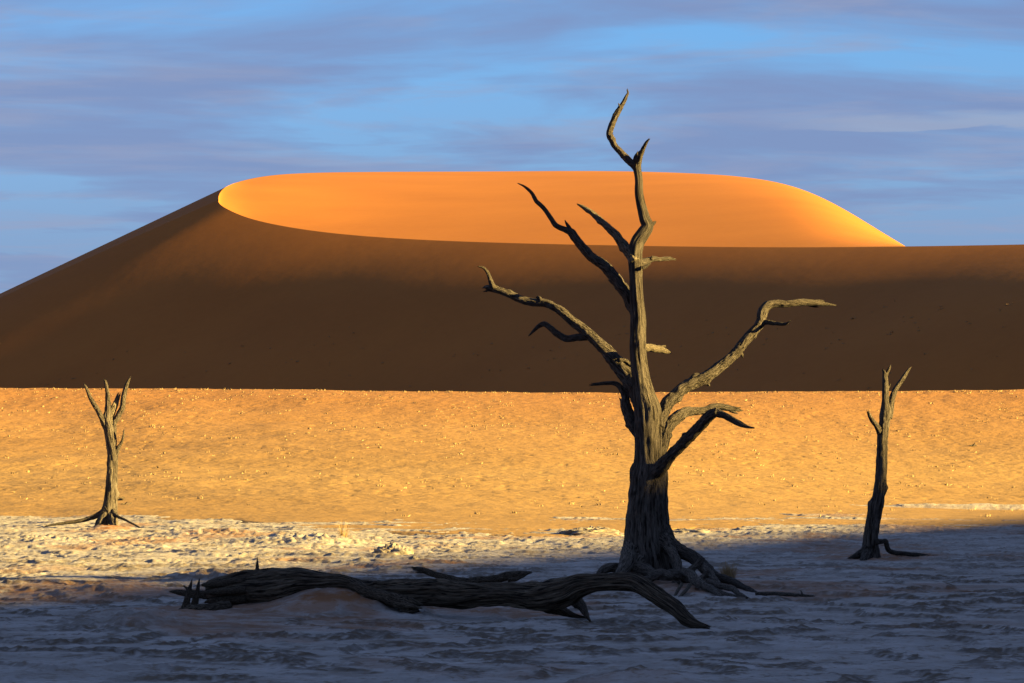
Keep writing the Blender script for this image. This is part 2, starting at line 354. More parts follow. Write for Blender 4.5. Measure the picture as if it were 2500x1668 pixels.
def nat_spline(x, y, g):                                   # natural cubic spline through the control points
    n = len(x); h = np.diff(x); A = np.eye(n); r = np.zeros(n)
    for i in range(1, n - 1):
        A[i, i - 1:i + 2] = h[i - 1], 2 * (h[i - 1] + h[i]), h[i]; r[i] = 3 * ((y[i + 1] - y[i]) / h[i] - (y[i] - y[i - 1]) / h[i - 1])
    c = np.linalg.solve(A, r); i = np.clip(np.searchsorted(x, g, 'right') - 1, 0, n - 2); t = g - x[i]
    b = (y[i + 1] - y[i]) / h[i] - h[i] * (2 * c[i] + c[i + 1]) / 3; d = (c[i + 1] - c[i]) / (3 * h[i])
    return y[i] + b * t + c[i] * t * t + d * t ** 3
def by_column(ctrl, n=460, ks=25):
    a = np.array(ctrl, float); w = ((a[:, 0] - 533) / (5400 - 533)) ** 0.4; g = np.linspace(0, 1, n)
    k = np.hanning(ks); k /= k.sum(); out = []
    for c in (1, 2):
        v = nat_spline(w, a[:, c], g); e = np.pad(v, ks // 2, mode='reflect', reflect_type='odd'); out.append(np.convolve(e, k, 'valid'))
    px = 533 + (5400 - 533) * g ** 2.5
    return np.array([P(x, y, d) for x, y, d in zip(px, *out)])
fr3 = by_column(FRONT); re3 = by_column(REAR, ks=7); re3[0] = fr3[0]
def build_dune():
    nt_ = len(fr3); V = []; Fc = []
    rows = []                                              # sunlit back: loft between brink and skyline, then down behind
    for s in np.linspace(0, 1, 60):
        p = fr3 + (re3 - fr3) * s
        p[:, 2] += 2.2 * np.sin(math.pi * s) * smooth(0.0, 0.3, np.linspace(0, 1, nt_)) * smooth(0.0, 0.022, (re3[:, 2] - CAM_H) / re3[:, 1] - (fr3[:, 2] - CAM_H) / fr3[:, 1])
        rows.append(p)
    for r in (2, 5, 10, 20, 40, 80, 160, 300):
        p = re3.copy(); w = smooth(0.0, 0.4, np.linspace(0, 1, nt_)); p[:, 1] += r * (0.05 + 0.95 * w)
        p[:, 2] = np.maximum(p[:, 2] + 0.06 * r - 0.006 * r * r / (1 + r / 50.0), -1.0); rows.append(p)
    rows = np.array(rows); V.append(rows.reshape(-1, 3)); Fc.append(grid_faces(len(rows), nt_)); off = rows.size // 3
    # slip face: falls outward from the brink (front side, round the nose and along the left rim)
    cut = int(np.argmax(re3[:, 1] > 830))
    rim = catmull(np.vstack([fr3[::-1], re3[1:cut:3]]), 620)
    nxt = np.gradient(rim[:, :2], axis=0); nrm = np.stack([nxt[:, 1], -nxt[:, 0]], 1)
    if nrm[200, 0] > 0: nrm = -nrm                        # outward = towards the left and the camera
    nrm /= np.linalg.norm(nrm, axis=1)[:, None]
    ker = np.hanning(91); ker /= ker.sum()
    for k in range(2): nrm[:, k] = np.convolve(np.pad(nrm[:, k], 45, mode='edge'), ker, 'valid')
    nrm /= np.linalg.norm(nrm, axis=1)[:, None]
    sh = np.array((SUN_DIR.x, SUN_DIR.y)) / math.cos(SUN_EL); tau = np.gradient(rim, axis=0); dl = np.linalg.norm(tau[:, :2], axis=1)
    climb = np.convolve(np.pad(tau[:, 2] / dl, 45, mode='edge'), ker, 'valid') * (tau[:, :2] @ sh) / dl      # the brink itself climbs to the left
    graze = np.clip((math.tan(SUN_EL) - climb) / np.maximum(-(nrm @ sh), 0.05), 0.22, 0.60)
    rows = []; r0 = 0.0; fall = np.zeros(len(rim))
    rr = np.concatenate([[0, 0.3, 0.8, 1.6, 3], np.linspace(5, 330, 130)])
    left = smooth(0.66, 1.0, -nrm[:, 0]) * smooth(280, 460, np.arange(len(rim)))                  # how far the flank looks to the left instead of at the pan
    for r in rr:
        rm_ = (r + r0) / 2                                 # sun grazes the rounded shoulder, then the face steepens out of it
        tanp = graze * (0.81 + 0.23 * min(rm_ / 32.0, 1.0)); tanp = tanp + (0.56 - tanp) * smooth(16, 78, rm_)
        tanp = tanp * (1 - left) + 0.478 * left
        fall = fall + tanp * (r - r0); r0 = r
        p = rim.copy(); p[:, :2] += nrm * r
        p[:, 2] = rim[:, 2] - fall
        low = 7.0                                         # the face runs out into a gentler foot
        z = p[:, 2]; p[:, 2] = np.where(z < low, low - 6 + 6 * np.exp(np.clip((z - low) / 14.0, -9, 0)) - 0.12 * (low - z), z)
        p[:, 2] += smooth(40, 90, r) * (0.8 * pn2(p[:, 0] / 45, p[:, 1] / 60) + 0.12 * pn2(p[:, 0] / 12, p[:, 1] / 14)) * (1 - 0.8 * left)
        rows.append(p)
    rows = np.array(rows); V.append(rows.reshape(-1, 3)); Fc.append(grid_faces(len(rows), len(rim)) + off)
    me = mesh_np('great_dune', np.vstack(V), np.vstack(Fc), M_DUNE)
    return me, rows
dune, slip_rows = build_dune()
tag(dune, 'huge orange dune with a sunlit crest and shaded slip face', kind='structure')

# the dune on the right of the pan, out of the picture, whose long shadow covers the foreground
def build_side_dune():
    B0 = np.array((-7.7, 42.7)); dv = np.array((0.333, 0.943)); pv = np.array((0.943, -0.333)); DIST = 170.0
    tan_p = math.tan(SUN_EL) / math.cos(SUN_FRONT - math.radians(19.4))
    t = np.linspace(-260, 300, 140); rows = []
    H = (DIST * tan_p + np.clip(0.45 - 0.017 * t, -1.6, 0.9)) * (1 - smooth(130, 290, t)) * (1 - 0.8 * smooth(-120, -255, t))
    for r in np.concatenate([np.linspace(-64, -2, 24), [0], np.linspace(3, 190, 30)]):
        xy = B0 + dv * t[:, None] + pv * (DIST + r + 2.0 * np.sin(t / 37.0) * (abs(r) > 2))[:, None]
        z = np.where(r < 0, H * (1 + r / 60.0), H * (1 - (r / 185.0) ** 1.3 if r < 185 else -0.02)) - 0.5
        rows.append(np.column_stack([xy, z]))
    rows = np.array(rows)
    tag(mesh_np('side_dune', rows.reshape(-1, 3), grid_faces(rows.shape[0], rows.shape[1]), M_DUNE), 'long sand dune beside the clay pan', kind='structure')
build_side_dune()

# ------------------------------------------------------------------ dead wood
def tube(path, rad, seed=0, seg=32, ds=None, rough=0.14, flute=0.11, twist=0.6, jag=0.0, grain=9.0, knots=0, lumps=0.0, wander=0.30, chips=1.0):
    """a limb: verts, faces, grain vectors; path (n,3), rad (n,)"""
    rnd = np.random.RandomState(seed)
    pr = np.column_stack([path, rad]); L = np.linalg.norm(np.diff(pr[:, :3], axis=0), axis=1).sum()
    rm = float(np.mean(rad)); ds = ds or max(0.010, 0.16 * rm)
    n = max(8, int(L / ds)); c = catmull(pr, n); p = c[:, :3]; r = np.maximum(c[:, 3], 0.002)
    v = np.concatenate([[0], np.cumsum(np.linalg.norm(np.diff(p, axis=0), axis=1))])
    # small wander so that limbs are never smooth curves
    wob = np.stack([pn2(v / (4.5 * rm) + 3.7 * k + seed, np.full_like(v, k * 5.1 + seed * 0.37)) for k in range(3)], 1)
    p = p + wob * r[:, None] * wander * smooth(0, 3 * rm, v)[:, None]
    T = np.gradient(p, axis=0); T /= np.linalg.norm(T, axis=1)[:, None]
    up = np.array((0.0, -1.0, 0.05)); A = np.zeros_like(T); u = up - T[0] * np.dot(up, T[0]); u /= np.linalg.norm(u); A[0] = u
    for i in range(1, n):
        u = u - T[i] * np.dot(u, T[i]); u /= np.linalg.norm(u); A[i] = u
    B = np.cross(T, A)
    ang = np.linspace(0, 2 * math.pi, seg, endpoint=False)
    aa = ang[None, :] + twist * v[:, None]
    sd = seed * 13.7
    q = np.stack([np.cos(aa) * 1.9 + sd, np.sin(aa) * 1.9, np.broadcast_to((v / (rm * 9.0))[:, None], aa.shape)], -1)
    f1 = pn3(q)
    q2 = np.stack([np.cos(aa) * 4.6 + sd, np.sin(aa) * 4.6 + 9, np.broadcast_to((v / (rm * 7.0))[:, None], aa.shape)], -1)
    f2 = 1 - 2.2 * np.abs(pn3(q2))
    q3 = np.stack([np.cos(ang)[None, :] * 1.3 + sd + 0 * aa, np.sin(ang)[None, :] * 1.3 + 0 * aa, np.broadcast_to((v / (rm * 1.6))[:, None], aa.shape)], -1)
    f3 = pn3(q3)
    q4 = np.stack([np.cos(aa) * 3.4 + sd + 50, np.sin(aa) * 3.4, np.broadcast_to((v / (rm * 0.8))[:, None], aa.shape)], -1)
    f4 = pn3(q4)
    R = r[:, None] * (1 + 0.13 * chips * f4 + flute * 1.5 * f1 + rough * (f2 - 0.6) + (0.16 + lumps) * f3)
    for k in range(knots):
        vk = rnd.uniform(0.15, 0.9) * v[-1]; ak = rnd.uniform(0, 2 * math.pi); sz = rnd.uniform(0.5, 0.9)
        da = np.angle(np.exp(1j * (ang - ak)))[None, :]; rk = np.interp(vk, v, r)
        R = R + rk * 0.42 * np.exp(-((v[:, None] - vk) / (rk * sz)) ** 2 - (da / (0.55 * sz)) ** 2)
    V = p[:, None, :] + R[..., None] * (np.cos(ang)[None, :, None] * A[:, None, :] + np.sin(ang)[None, :, None] * B[:, None, :])
    if jag > 0:                                            # a torn end: fibres of unequal length
        j = np.convolve(rnd.uniform(-1, 1, seg + 2), [0.25, 0.5, 0.25], 'valid') * 2.0
        w = smooth(v[-1] - jag * 4, v[-1], v)[:, None] * j[None, :]
        V = V + T[:, None, :] * (w * jag)[..., None]
    gr = np.stack([np.cos(aa), np.sin(aa), np.broadcast_to((v / (rm * grain) )[:, None], aa.shape) + seed * 3.1], -1) * np.array((1.0, 1.0, 1.0))
    Vf = V.reshape(-1, 3); Gf = gr.reshape(-1, 3); F = grid_faces(n, seg, True)
    # caps as centre-collapsed rings
    cap = np.vstack([p[0] - T[0] * r[0] * 0.2, p[-1] - (T[-1] * r[-1] * (0.6 if jag else -0.2))]); nv = len(Vf)
    Vf = np.vstack([Vf, cap]); Gf = np.vstack([Gf, Gf[0] * 0.2, Gf[-1] * 0.2])
    k = np.arange(seg); k1 = (k + 1) % seg
    F = np.vstack([F, np.stack([k1, k, np.full(seg, nv), np.full(seg, nv)], 1)[:, [0, 1, 2, 2]], np.stack([k, k1, np.full(seg, nv + 1), np.full(seg, nv + 1)], 1) + np.array([(n - 1) * seg, (n - 1) * seg, 0, 0])])
    return Vf, F, Gf
def tube_obj(name, parts, mat, parent, origin):
    """parts: list of (verts, faces, grain) merged into ONE part mesh, in the thing's local space"""
    Vs, Gs, Tq, off = [], [], [], 0
    for V, F, G in parts:
        Vs.append(V - np.array(origin)); Gs.append(G)
        quad = F[F[:, 2] != F[:, 3]]; tri = F[F[:, 2] == F[:, 3]][:, :3]
        Tq.append((quad + off, tri + off)); off += len(V)
    V = np.vstack(Vs); G = np.vstack(Gs)
    q = np.vstack([a for a, b in Tq]); tr = np.vstack([b for a, b in Tq])
    tris = np.vstack([q[:, [0, 1, 2]], q[:, [0, 2, 3]], tr])
    return mesh_np(name, V, tris, mat, True, {'grain': ('FLOAT_VECTOR', G)}, parent)
def limb(pts, d0, d1=None, ease=1.0):
    """pixel polyline (px, py, half width px) -> path and radii; depth runs from d0 to d1"""
    a = np.array(pts, float); d1 = d0 if d1 is None else d1
    s = np.concatenate([[0], np.cumsum(np.hypot(*np.diff(a[:, :2], axis=0).T))]); s /= s[-1]
    d = d0 + (d1 - d0) * s ** ease
    return np.array([P(x, y, k) for (x, y, _), k in zip(a, d)]), a[:, 2] * d / F_PX
_seed = [10]
def add_limb(name, pts, parent, origin, d0, d1=None, mat=None, extra=(), ease=1.0, **kw):
    _seed[0] += 1
    pa, ra = limb(pts, d0, d1, ease)
    kw.setdefault('seed', _seed[0]); kw.setdefault('jag', float(ra[-1]) * 2.2)
    parts = [tube(pa, ra, **kw)]
    for e in extra:                                        # torn fibres and stubs that belong to the same limb
        _seed[0] += 1; pb, rb = limb(e[0], e[1], e[2] if len(e) > 2 else None)
        parts.append(tube(pb, rb, seed=_seed[0], seg=10, jag=float(rb[-1])))
    return tube_obj(name, parts, mat or M_WOOD, parent, origin)

# ---- the tall dead tree
D = 40.0
o = P(1585, 1425, D); ORG = (o[0], o[1], 0.0)
T = empty('dead_tree', ORG, 'tall forked dead tree with sprawling roots behind the fallen log', 'tree')
trunk_pts = [(1588, 1425, 74), (1583, 1395, 73), (1581, 1369, 68), (1580, 1337, 61), (1580, 1305, 55), (1582, 1241, 50), (1584, 1193, 46.5), (1585, 1158, 44), (1584, 1140, 40), (1582.5, 1120, 33), (1582, 1078, 32.5), (1582, 1050, 32.5), (1581, 1005, 32), (1573, 967, 27), (1566, 930, 22.5), (1561, 887, 20.5), (1558, 844, 20), (1558, 786, 20), (1557, 758, 19), (1554, 715, 16.8), (1552.5, 686, 16.3), (1551.5, 657, 17), (1550, 630, 17.5), (1551, 608, 18), (1556, 590, 17), (1568, 572, 16), (1580, 552, 14.5), (1574, 535, 13), (1565, 500, 11), (1560, 471, 10), (1559.5, 439, 9.3), (1556, 410, 9.5), (1556, 395, 10), (1560, 384, 8.5)]
add_limb('trunk', trunk_pts, T, ORG, D, D, mat=M_TRUNK, seg=56, ds=0.020, rough=0.075, flute=0.10, twist=0.12, grain=14.0, knots=0, seed=3, wander=0.06, lumps=-0.10, chips=0.45,
         extra=[([(1582, 556, 8), (1591, 549, 6), (1598, 544, 4), (1601, 541, 2)], D), ([(1566, 1128, 14), (1560, 1146, 20), (1560, 1172, 21), (1566, 1210, 20), (1572, 1250, 12)], D - 0.02), ([(1610, 1150, 14), (1612, 1170, 18), (1612, 1200, 16), (1608, 1240, 10)], D - 0.02)])
br = lambda pts, off0, off1, name='branch', **kw: add_limb(name, pts, T, ORG, D + off0, D + off1, **kw)
br([(1557, 416, 9), (1546, 402, 9), (1536, 394, 9), (1517, 374, 8), (1500, 354, 7.4), (1490, 334, 8), (1489, 322, 7.6), (1496, 299, 7.5), (1508, 273, 7), (1521, 252, 5.2), (1529, 236, 4), (1533, 228, 2.6), (1531, 219, 1.4)], 0, 0.25, ds=0.014, knots=2,
   extra=[([(1492, 334, 5), (1487, 333, 3), (1483, 335, 1.5)], D), ([(1514, 262, 3), (1511, 256, 2), (1510, 252, 1)], D + .1)])
br([(1557, 402, 9), (1560, 388, 7.5), (1565, 374, 6), (1573, 357, 4.5), (1580, 346, 3.2), (1585, 340, 1.4)], 0, -0.2, ds=0.014)
br([(1549, 640, 14), (1540, 622, 13), (1530, 609, 12), (1513, 587, 10.5), (1494, 565, 9.3), (1469, 542, 8.2), (1447, 522, 6.5), (1428, 509, 5), (1418, 503, 3.6), (1410, 499, 1.8)], -0.05, 0.35, mat=M_WOOD_PALE, knots=3,
   extra=[([(1440, 520, 3), (1432, 517, 2), (1425, 512, 1)], D + .3)])
br([(1556, 646, 13), (1568, 642, 10), (1580, 637, 8), (1596, 632, 6.3), (1612, 633, 5.2), (1631, 632, 5), (1640, 632, 3.5), (1648, 633, 1.5)], 0.0, 0.4, knots=2,
   extra=[([(1590, 634, 4), (1592, 628, 3), (1595, 625, 1.5)], D + .1), ([(1568, 655, 5), (1578, 651, 3.5), (1588, 644, 1.3)], D - .1), ([(1628, 632, 3), (1634, 628, 2), (1638, 627, 1)], D + .4)])
br([(1553, 765, 15), (1545, 748, 15), (1530, 721, 15), (1512, 697, 14.5), (1507, 685, 14), (1486, 661, 13), (1469, 643, 12), (1443, 624, 11), (1421, 602, 11), (1405, 580, 10.5), (1393, 566, 9.5), (1376, 559, 6.8), (1356, 549, 6.2), (1342, 529, 5.6), (1328, 509, 5.2), (1309, 491, 5), (1298, 472, 4.2), (1282, 457, 3), (1265, 448, 1.2)], 0.16, 0.35, knots=3, ds=0.018,
   extra=[([(1394, 566, 6), (1388, 553, 4.5), (1383, 545, 3), (1379, 538, 1)], D + .28), ([(1502, 694, 5), (1494, 690, 3.5), (1485, 684, 1)], D + .18)])
br([(1570, 985, 24), (1553, 953, 23), (1533, 922, 21.5), (1512, 892, 19), (1491, 868, 16), (1468, 846, 14), (1443, 818, 12.3), (1420, 801, 12), (1400, 786, 11.3), (1380, 766, 11), (1360, 752, 10.3), (1332, 741, 9.5), (1302, 740, 10), (1274, 733, 9.2), (1245, 720, 8.3), (1217, 709, 8.4), (1198, 703, 9), (1190, 704, 6)], 0.22, 0.85, knots=4, flute=0.14,
   extra=[([(1321, 738, 6), (1317, 728, 5), (1311, 725, 2.5)], D + .66), ([(1198, 706, 5), (1190, 708, 3.5), (1187, 713, 1.2)], D + .84), ([(1512, 880, 7), (1528, 882, 6), (1540, 892, 5)], D + .3)])
br([(1214, 708, 6), (1204, 698, 6.5), (1197, 684, 5.4), (1191, 668, 4.4), (1184, 657, 3.6), (1177, 653, 2.6), (1168, 651, 1.2)], 0.82, 0.75)
br([(1440, 822, 9), (1425, 823, 9), (1405, 824, 8.6), (1384, 826, 8.2), (1361, 814, 8), (1342, 800, 7), (1328, 791, 6.4), (1314, 798, 5), (1303, 808, 3.4), (1292, 819, 1.4)], 0.5, 0.75, knots=2)
br([(1562, 1068, 11), (1547, 1043, 11.5), (1536, 1016, 13.5), (1527, 990, 13), (1527, 968, 9.5), (1517, 948, 7.2), (1501, 937, 5.6), (1475, 936, 4.5), (1449, 938.5, 3.8)], 0.1, 0.5, knots=2,
   extra=[([(1518, 985, 4), (1515, 977, 2.5), (1512, 971, 1)], D + .3)])
br([(1606, 1040, 17), (1617, 1011, 16), (1626, 989, 15.5), (1640, 973, 15), (1662, 956, 14.3), (1690, 938, 14), (1721, 922, 13.4), (1751, 901, 13), (1776, 879, 12.4), (1797, 858, 12.2), (1819, 833, 12), (1840, 809, 11.6), (1857, 785, 11.6), (1863, 763, 12), (1875, 748, 10.6), (1895, 742, 9), (1921, 742, 8.2), (1950, 739, 8.2), (1981, 739, 7.8), (2005, 742, 5.6), (2025, 744, 3.2), (2041, 746, 1.4)], 0.0, 0.7, knots=6, flute=0.13,
   extra=[([(1722, 930, 6), (1728, 938, 4.5), (1731, 942, 2.5)], D + .2), ([(1808, 862, 5), (1813, 868, 3.5), (1814, 872, 2)], D + .4), ([(1975, 745, 4), (1990, 749, 2.4), (1998, 750, 1)], D + .7), ([(1990, 735, 3.6), (2004, 734, 2.4), (2012, 736, 1)], D + .7)])
br([(1862, 786, 7), (1876, 788, 6), (1890, 789, 5), (1910, 792, 4.3), (1921, 790, 3), (1929, 784, 1.3)], 0.45, 0.2)
br([(1566, 847, 10), (1580, 849, 9.5), (1595, 852, 9), (1613, 854, 8.2), (1626, 857, 5), (1637, 861, 2)], 0.15, 0.6, mat=M_WOOD_PALE, name='stub',
   extra=[([(1608, 850, 5), (1618, 846, 3.5), (1625, 845, 2)], D + .5), ([(1610, 856, 4), (1622, 861, 3), (1632, 862, 1.4)], D + .5)])
br([(1606, 1112, 15), (1616, 1088, 14.5), (1626, 1057, 14.5), (1638, 1033, 15), (1656, 1017, 14), (1675, 1007, 12), (1696, 1004, 10.4), (1721, 1002, 8.8), (1738, 994, 8), (1760, 993, 8), (1785, 998, 7), (1800, 1001, 5), (1809, 1003, 2.6)], 0.2, 1.3, flute=0.14, knots=3,
   extra=[([(1780, 994, 4), (1798, 996, 2.6), (1808, 995, 1.2)], D + 1.2), ([(1782, 1003, 4), (1796, 1008, 2.4), (1801, 1009, 1)], D + 1.2)])
br([(1602, 1150, 19), (1617, 1134, 17), (1636, 1117, 14.6), (1658, 1091, 13.4), (1688, 1063, 13.2), (1711, 1036, 13.2), (1730, 1018, 13), (1747, 1008, 11), (1764, 1014, 8.4), (1785, 1023, 8), (1809, 1036, 7), (1824, 1042, 4), (1842, 1045, 1.4)], -0.25, -1.9, knots=2,
   extra=[([(1744, 1010, 5), (1748, 1002, 4), (1746, 996, 2)], D - 1.5)])
rt = lambda pts, d0, d1, **kw: add_limb('root', pts, T, ORG, d0, d1, mat=kw.pop('mat', M_ROOT), **kw)
rt([(1590, 1235, 18), (1606, 1285, 25), (1622, 1315, 24), (1645, 1336, 19), (1672, 1350, 15.5), (1703, 1369, 16), (1725, 1389, 15), (1748, 1408, 12), (1782, 1419, 9), (1814, 1434, 8), (1846, 1450, 6), (1868, 1456, 3)], 40.05, 36.9, flute=0.2, knots=1, ease=1.8, mat=M_TRUNK)
rt([(1716, 1384, 11), (1738, 1407, 9), (1752, 1425, 7), (1757, 1440, 5), (1760, 1448, 3)], 38.9, 37.6)
rt([(1566, 1420, 10), (1584, 1414, 9), (1605, 1405, 8), (1637, 1398, 7.5), (1680, 1395, 8), (1700, 1380, 7), (1708, 1370, 6)], 38.6, 38.8, flute=0.2)
rt([(1612, 1280, 18), (1628, 1318, 17), (1641, 1345, 13), (1654, 1373, 10), (1656, 1395, 9), (1650, 1418, 8), (1644, 1436, 5)], 39.95, 38.3, ease=1.6)
rt([(1670, 1394, 9), (1688, 1404, 11), (1700, 1420, 12), (1720, 1431, 9.5), (1742, 1441, 7.5), (1754, 1453, 6), (1764, 1462, 4)], 38.2, 36.2, flute=0.2)
rt([(1560, 1375, 34), (1535, 1388, 22), (1512, 1389, 13.5), (1490, 1386, 11), (1472, 1393, 9.5), (1459, 1408, 6.5), (1455, 1424, 4)], 39.75, 39.4, flute=0.2)
rt([(1556, 1325, 24), (1550, 1362, 24), (1556, 1388, 18), (1574, 1391, 15), (1596, 1400, 10), (1620, 1398, 9), (1648, 1410, 7), (1660, 1424, 5)], 39.95, 38.0, flute=0.2, ease=1.5)
rt([(1548, 1330, 22), (1532, 1370, 20), (1518, 1396, 15), (1510, 1412, 12), (1506, 1428, 8)], 39.9, 39.0)
rt([(1664, 1426, 4), (1658, 1436, 4.2), (1650, 1450, 3.4), (1646, 1462, 2)], 37.0, 36.3, mat=M_WOOD_PALE)
rt([(1684, 1428, 4.4), (1676, 1440, 4.4), (1664, 1452, 3.6), (1654, 1462, 2)], 37.0, 36.2, mat=M_WOOD_PALE)
rt([(1728, 1420, 8), (1755, 1431, 7.5), (1785, 1436, 7), (1806, 1452, 6), (1824, 1460, 3)], 37.6, 36.0)
rt([(1748, 1442, 6), (1770, 1452, 7), (1792, 1457, 5.6), (1812, 1460, 2.4)], 36.7, 36.1)
rt([(1640, 1404, 8), (1664, 1412, 9), (1684, 1420, 8.5), (1704, 1418, 7), (1724, 1402, 7)], 38.0, 38.4, flute=0.2)
rt([(1845, 1450, 4), (1880, 1449, 4.5), (1931, 1452, 4.5), (1986, 1455, 2)], 36.8, 36.4)
rt([(1956, 1455, 2.6), (1958, 1449, 2.2), (1955, 1442, 1)], 36.4, 36.4)

# ---- the small tree standing in the sun on the left
D2 = 82.5
o = P(262, 1286, D2); ORG2 = (o[0], o[1], 0.0)
T2 = empty('dead_tree', ORG2, 'small sunlit dead tree with three upright prongs and a long side root', 'tree')
a2 = lambda name, pts, o0=0.0, o1=0.0, **kw: add_limb(name, pts, T2, ORG2, D2 + o0, D2 + o1, **kw)
a2('trunk', [(256, 1312, 33), (258, 1296, 30), (260, 1282, 27), (263, 1266, 23), (266, 1252, 19.5), (269, 1224, 16.3), (273, 1181, 13.5), (274, 1138, 13), (274, 1109, 12.6), (270, 1081, 12), (266, 1052, 12), (262, 1023, 10.3), (264, 1003, 8.2), (263.5, 980, 6.2), (261, 951, 4.7), (258, 935, 4), (255, 927, 2)], seg=40, ds=0.03, rough=0.11, flute=0.13, knots=2, grain=16, wander=0.1)
a2('branch', [(262, 1048, 9), (253, 1030, 7.5), (243, 1009, 6.3), (229, 986, 5.6), (216, 960, 4.2), (210, 947, 3.3), (205, 938, 1.5)], 0, -0.3)
a2('branch', [(277, 1100, 8), (278, 1064, 7), (278, 1036, 6.6), (289, 1015, 7.2), (299, 992, 6.6), (302, 966, 6.2), (308, 943, 5), (313, 931, 3.4), (318, 922, 1.3)], 0, 0.2)
a2('stub', [(268, 1036, 7), (272, 1014, 7.5), (278, 996, 7.5), (284, 981, 6.5), (288, 971, 4.5), (290, 965, 3)], 0.02, 0.25, mat=M_WOOD_PALE)
a2('twig', [(278, 1118, 7), (284, 1106, 6), (288, 1094, 5), (297, 1081, 3.4), (301, 1066, 2.6), (302.5, 1049, 1)], 0, -0.1)
a2('root', [(262, 1243, 12), (243, 1256, 7), (218, 1266, 5.4), (189, 1273, 4.4), (152, 1278, 3.4), (113, 1284, 2)], -0.1, -0.2)
a2('root', [(276, 1248, 8), (286, 1260, 4), (310, 1272, 2.6), (330, 1282, 2.2), (346, 1291, 1.4)], -0.1, -1.4)
a2('root', [(256, 1258, 13), (247, 1274, 9), (240, 1288, 7), (230, 1302, 5), (226, 1312, 4)], -0.1, -0.8)
a2('root', [(272, 1258, 11), (276, 1276, 8), (280, 1292, 6), (284, 1308, 4)], -0.1, -1.2)

# ---- the thin tree on the right, its foot in the shade
D3 = 51.6
o = P(2126, 1366, D3); ORG3 = (o[0], o[1], 0.0)
T3 = empty('dead_tree', ORG3, 'slender bent dead trunk forking in two at the top, foot in the shade', 'tree')
a3 = lambda name, pts, o0=0.0, o1=0.0, **kw: add_limb(name, pts, T3, ORG3, D3 + o0, D3 + o1, **kw)
a3('trunk', [(2128, 1378, 25), (2127, 1364, 23), (2126, 1342, 19.5), (2127.5, 1308, 17.3), (2132, 1273, 17.3), (2139, 1239, 17), (2144, 1221, 15.2), (2150, 1170, 13.2), (2153, 1118, 13), (2155, 1067, 13), (2159, 1032, 13.2), (2163, 1005, 13.6), (2162, 985, 9.5), (2161.5, 965, 8.6), (2162, 946, 8), (2161, 925, 7), (2160, 911, 5.5), (2156, 903, 2)], seg=36, ds=0.022, rough=0.09, flute=0.12, knots=2, grain=14, wander=0.06,
   extra=[([(2163, 918, 4.5), (2168, 905, 4), (2172, 898, 3), (2174, 892, 1)], D3), ([(2168, 946, 4), (2172, 942, 2), (2174, 938, 1)], D3)])
a3('branch', [(2168, 1020, 10), (2172, 1000, 8.5), (2177, 970, 7.4), (2187, 949, 6.4), (2202, 929, 5.8), (2212, 912, 4.8), (2219, 902, 3), (2224, 896, 1.2)], 0, 0.3)
a3('stub', [(2152, 1062, 9), (2144, 1047, 7.5), (2138, 1037, 6.4), (2128, 1025, 5.4), (2123, 1015, 4.6), (2120, 1008, 3.4)], 0, -0.3)
a3('root', [(2140, 1322, 8), (2152, 1322, 5.5), (2162, 1322, 5.6), (2165, 1334, 6), (2172, 1347, 6), (2196, 1351, 5.4), (2240, 1355, 4.6), (2310, 1362, 3)], -0.2, 0.4)
a3('root', [(2118, 1340, 14), (2106, 1350, 10), (2094, 1356, 8.6), (2080, 1362, 5), (2068, 1367, 3)], -0.2, -0.3)
a3('root', [(2118, 1350, 14), (2110, 1362, 10), (2106, 1374, 6)], -0.2, -0.7)

# ---- the fallen tree in front
DL = 31.7
o = P(1000, 1500, DL); ORGL = (o[0], o[1], 0.0)
TL = empty('fallen_tree', ORGL, 'dark fallen tree trunk lying across the clay with an arched limb', 'log')
al = lambda name, pts, d0, d1, **kw: add_limb(name, pts, TL, ORGL, d0, d1, mat=kw.pop('mat', M_WOOD_LOG), **kw)
al('trunk', [(505, 1446, 20), (520, 1444, 27), (578, 1440, 37), (653, 1435, 47), (698, 1431, 42), (742, 1427, 34), (787, 1423, 24), (832, 1420, 16), (868, 1429, 15), (892, 1438, 20), (942, 1446, 27), (1000, 1446, 32), (1068, 1447, 33), (1136, 1450, 30), (1204, 1452, 26), (1255, 1453, 27), (1306, 1455, 31), (1350, 1453, 35), (1391, 1446, 33), (1418, 1433, 27), (1459, 1424, 21), (1510, 1420, 21), (1551, 1424, 22), (1585, 1442, 20.5), (1619, 1466, 19), (1647, 1487, 18), (1674, 1510, 16), (1698, 1523, 11), (1727, 1532, 4)], 32.3, 29.3, ease=1.6, seg=72, ds=0.02, rough=0.24, flute=0.20, twist=0.15, grain=22, knots=3, seed=5, chips=0.5, lumps=-0.06,
   extra=[([(600, 1418, 12), (540, 1424, 10), (505, 1428, 7), (492, 1430, 3)], 32.15), ([(600, 1440, 10), (540, 1444, 9), (512, 1446, 6), (496, 1448, 2)], 32.05), ([(600, 1460, 12), (545, 1464, 9), (512, 1468, 6), (500, 1470, 2)], 32.1), ([(620, 1408, 9), (560, 1413, 7), (520, 1419, 4), (506, 1421, 1.5)], 32.35)])
al('branch', [(858, 1424, 15), (890, 1440, 14), (930, 1454, 14), (968, 1466, 17), (1000, 1476, 19), (1022, 1482, 10)], 31.9, 31.2, knots=2)
al('branch', [(1310, 1464, 22), (1340, 1476, 19), (1374, 1492, 11), (1402, 1502, 6), (1432, 1508, 2.5)], 31.2, 30.9)
al('branch', [(1392, 1448, 20), (1408, 1466, 15), (1422, 1483, 10.5), (1432, 1503, 6), (1441, 1517, 2)], 31.3, 30.6)
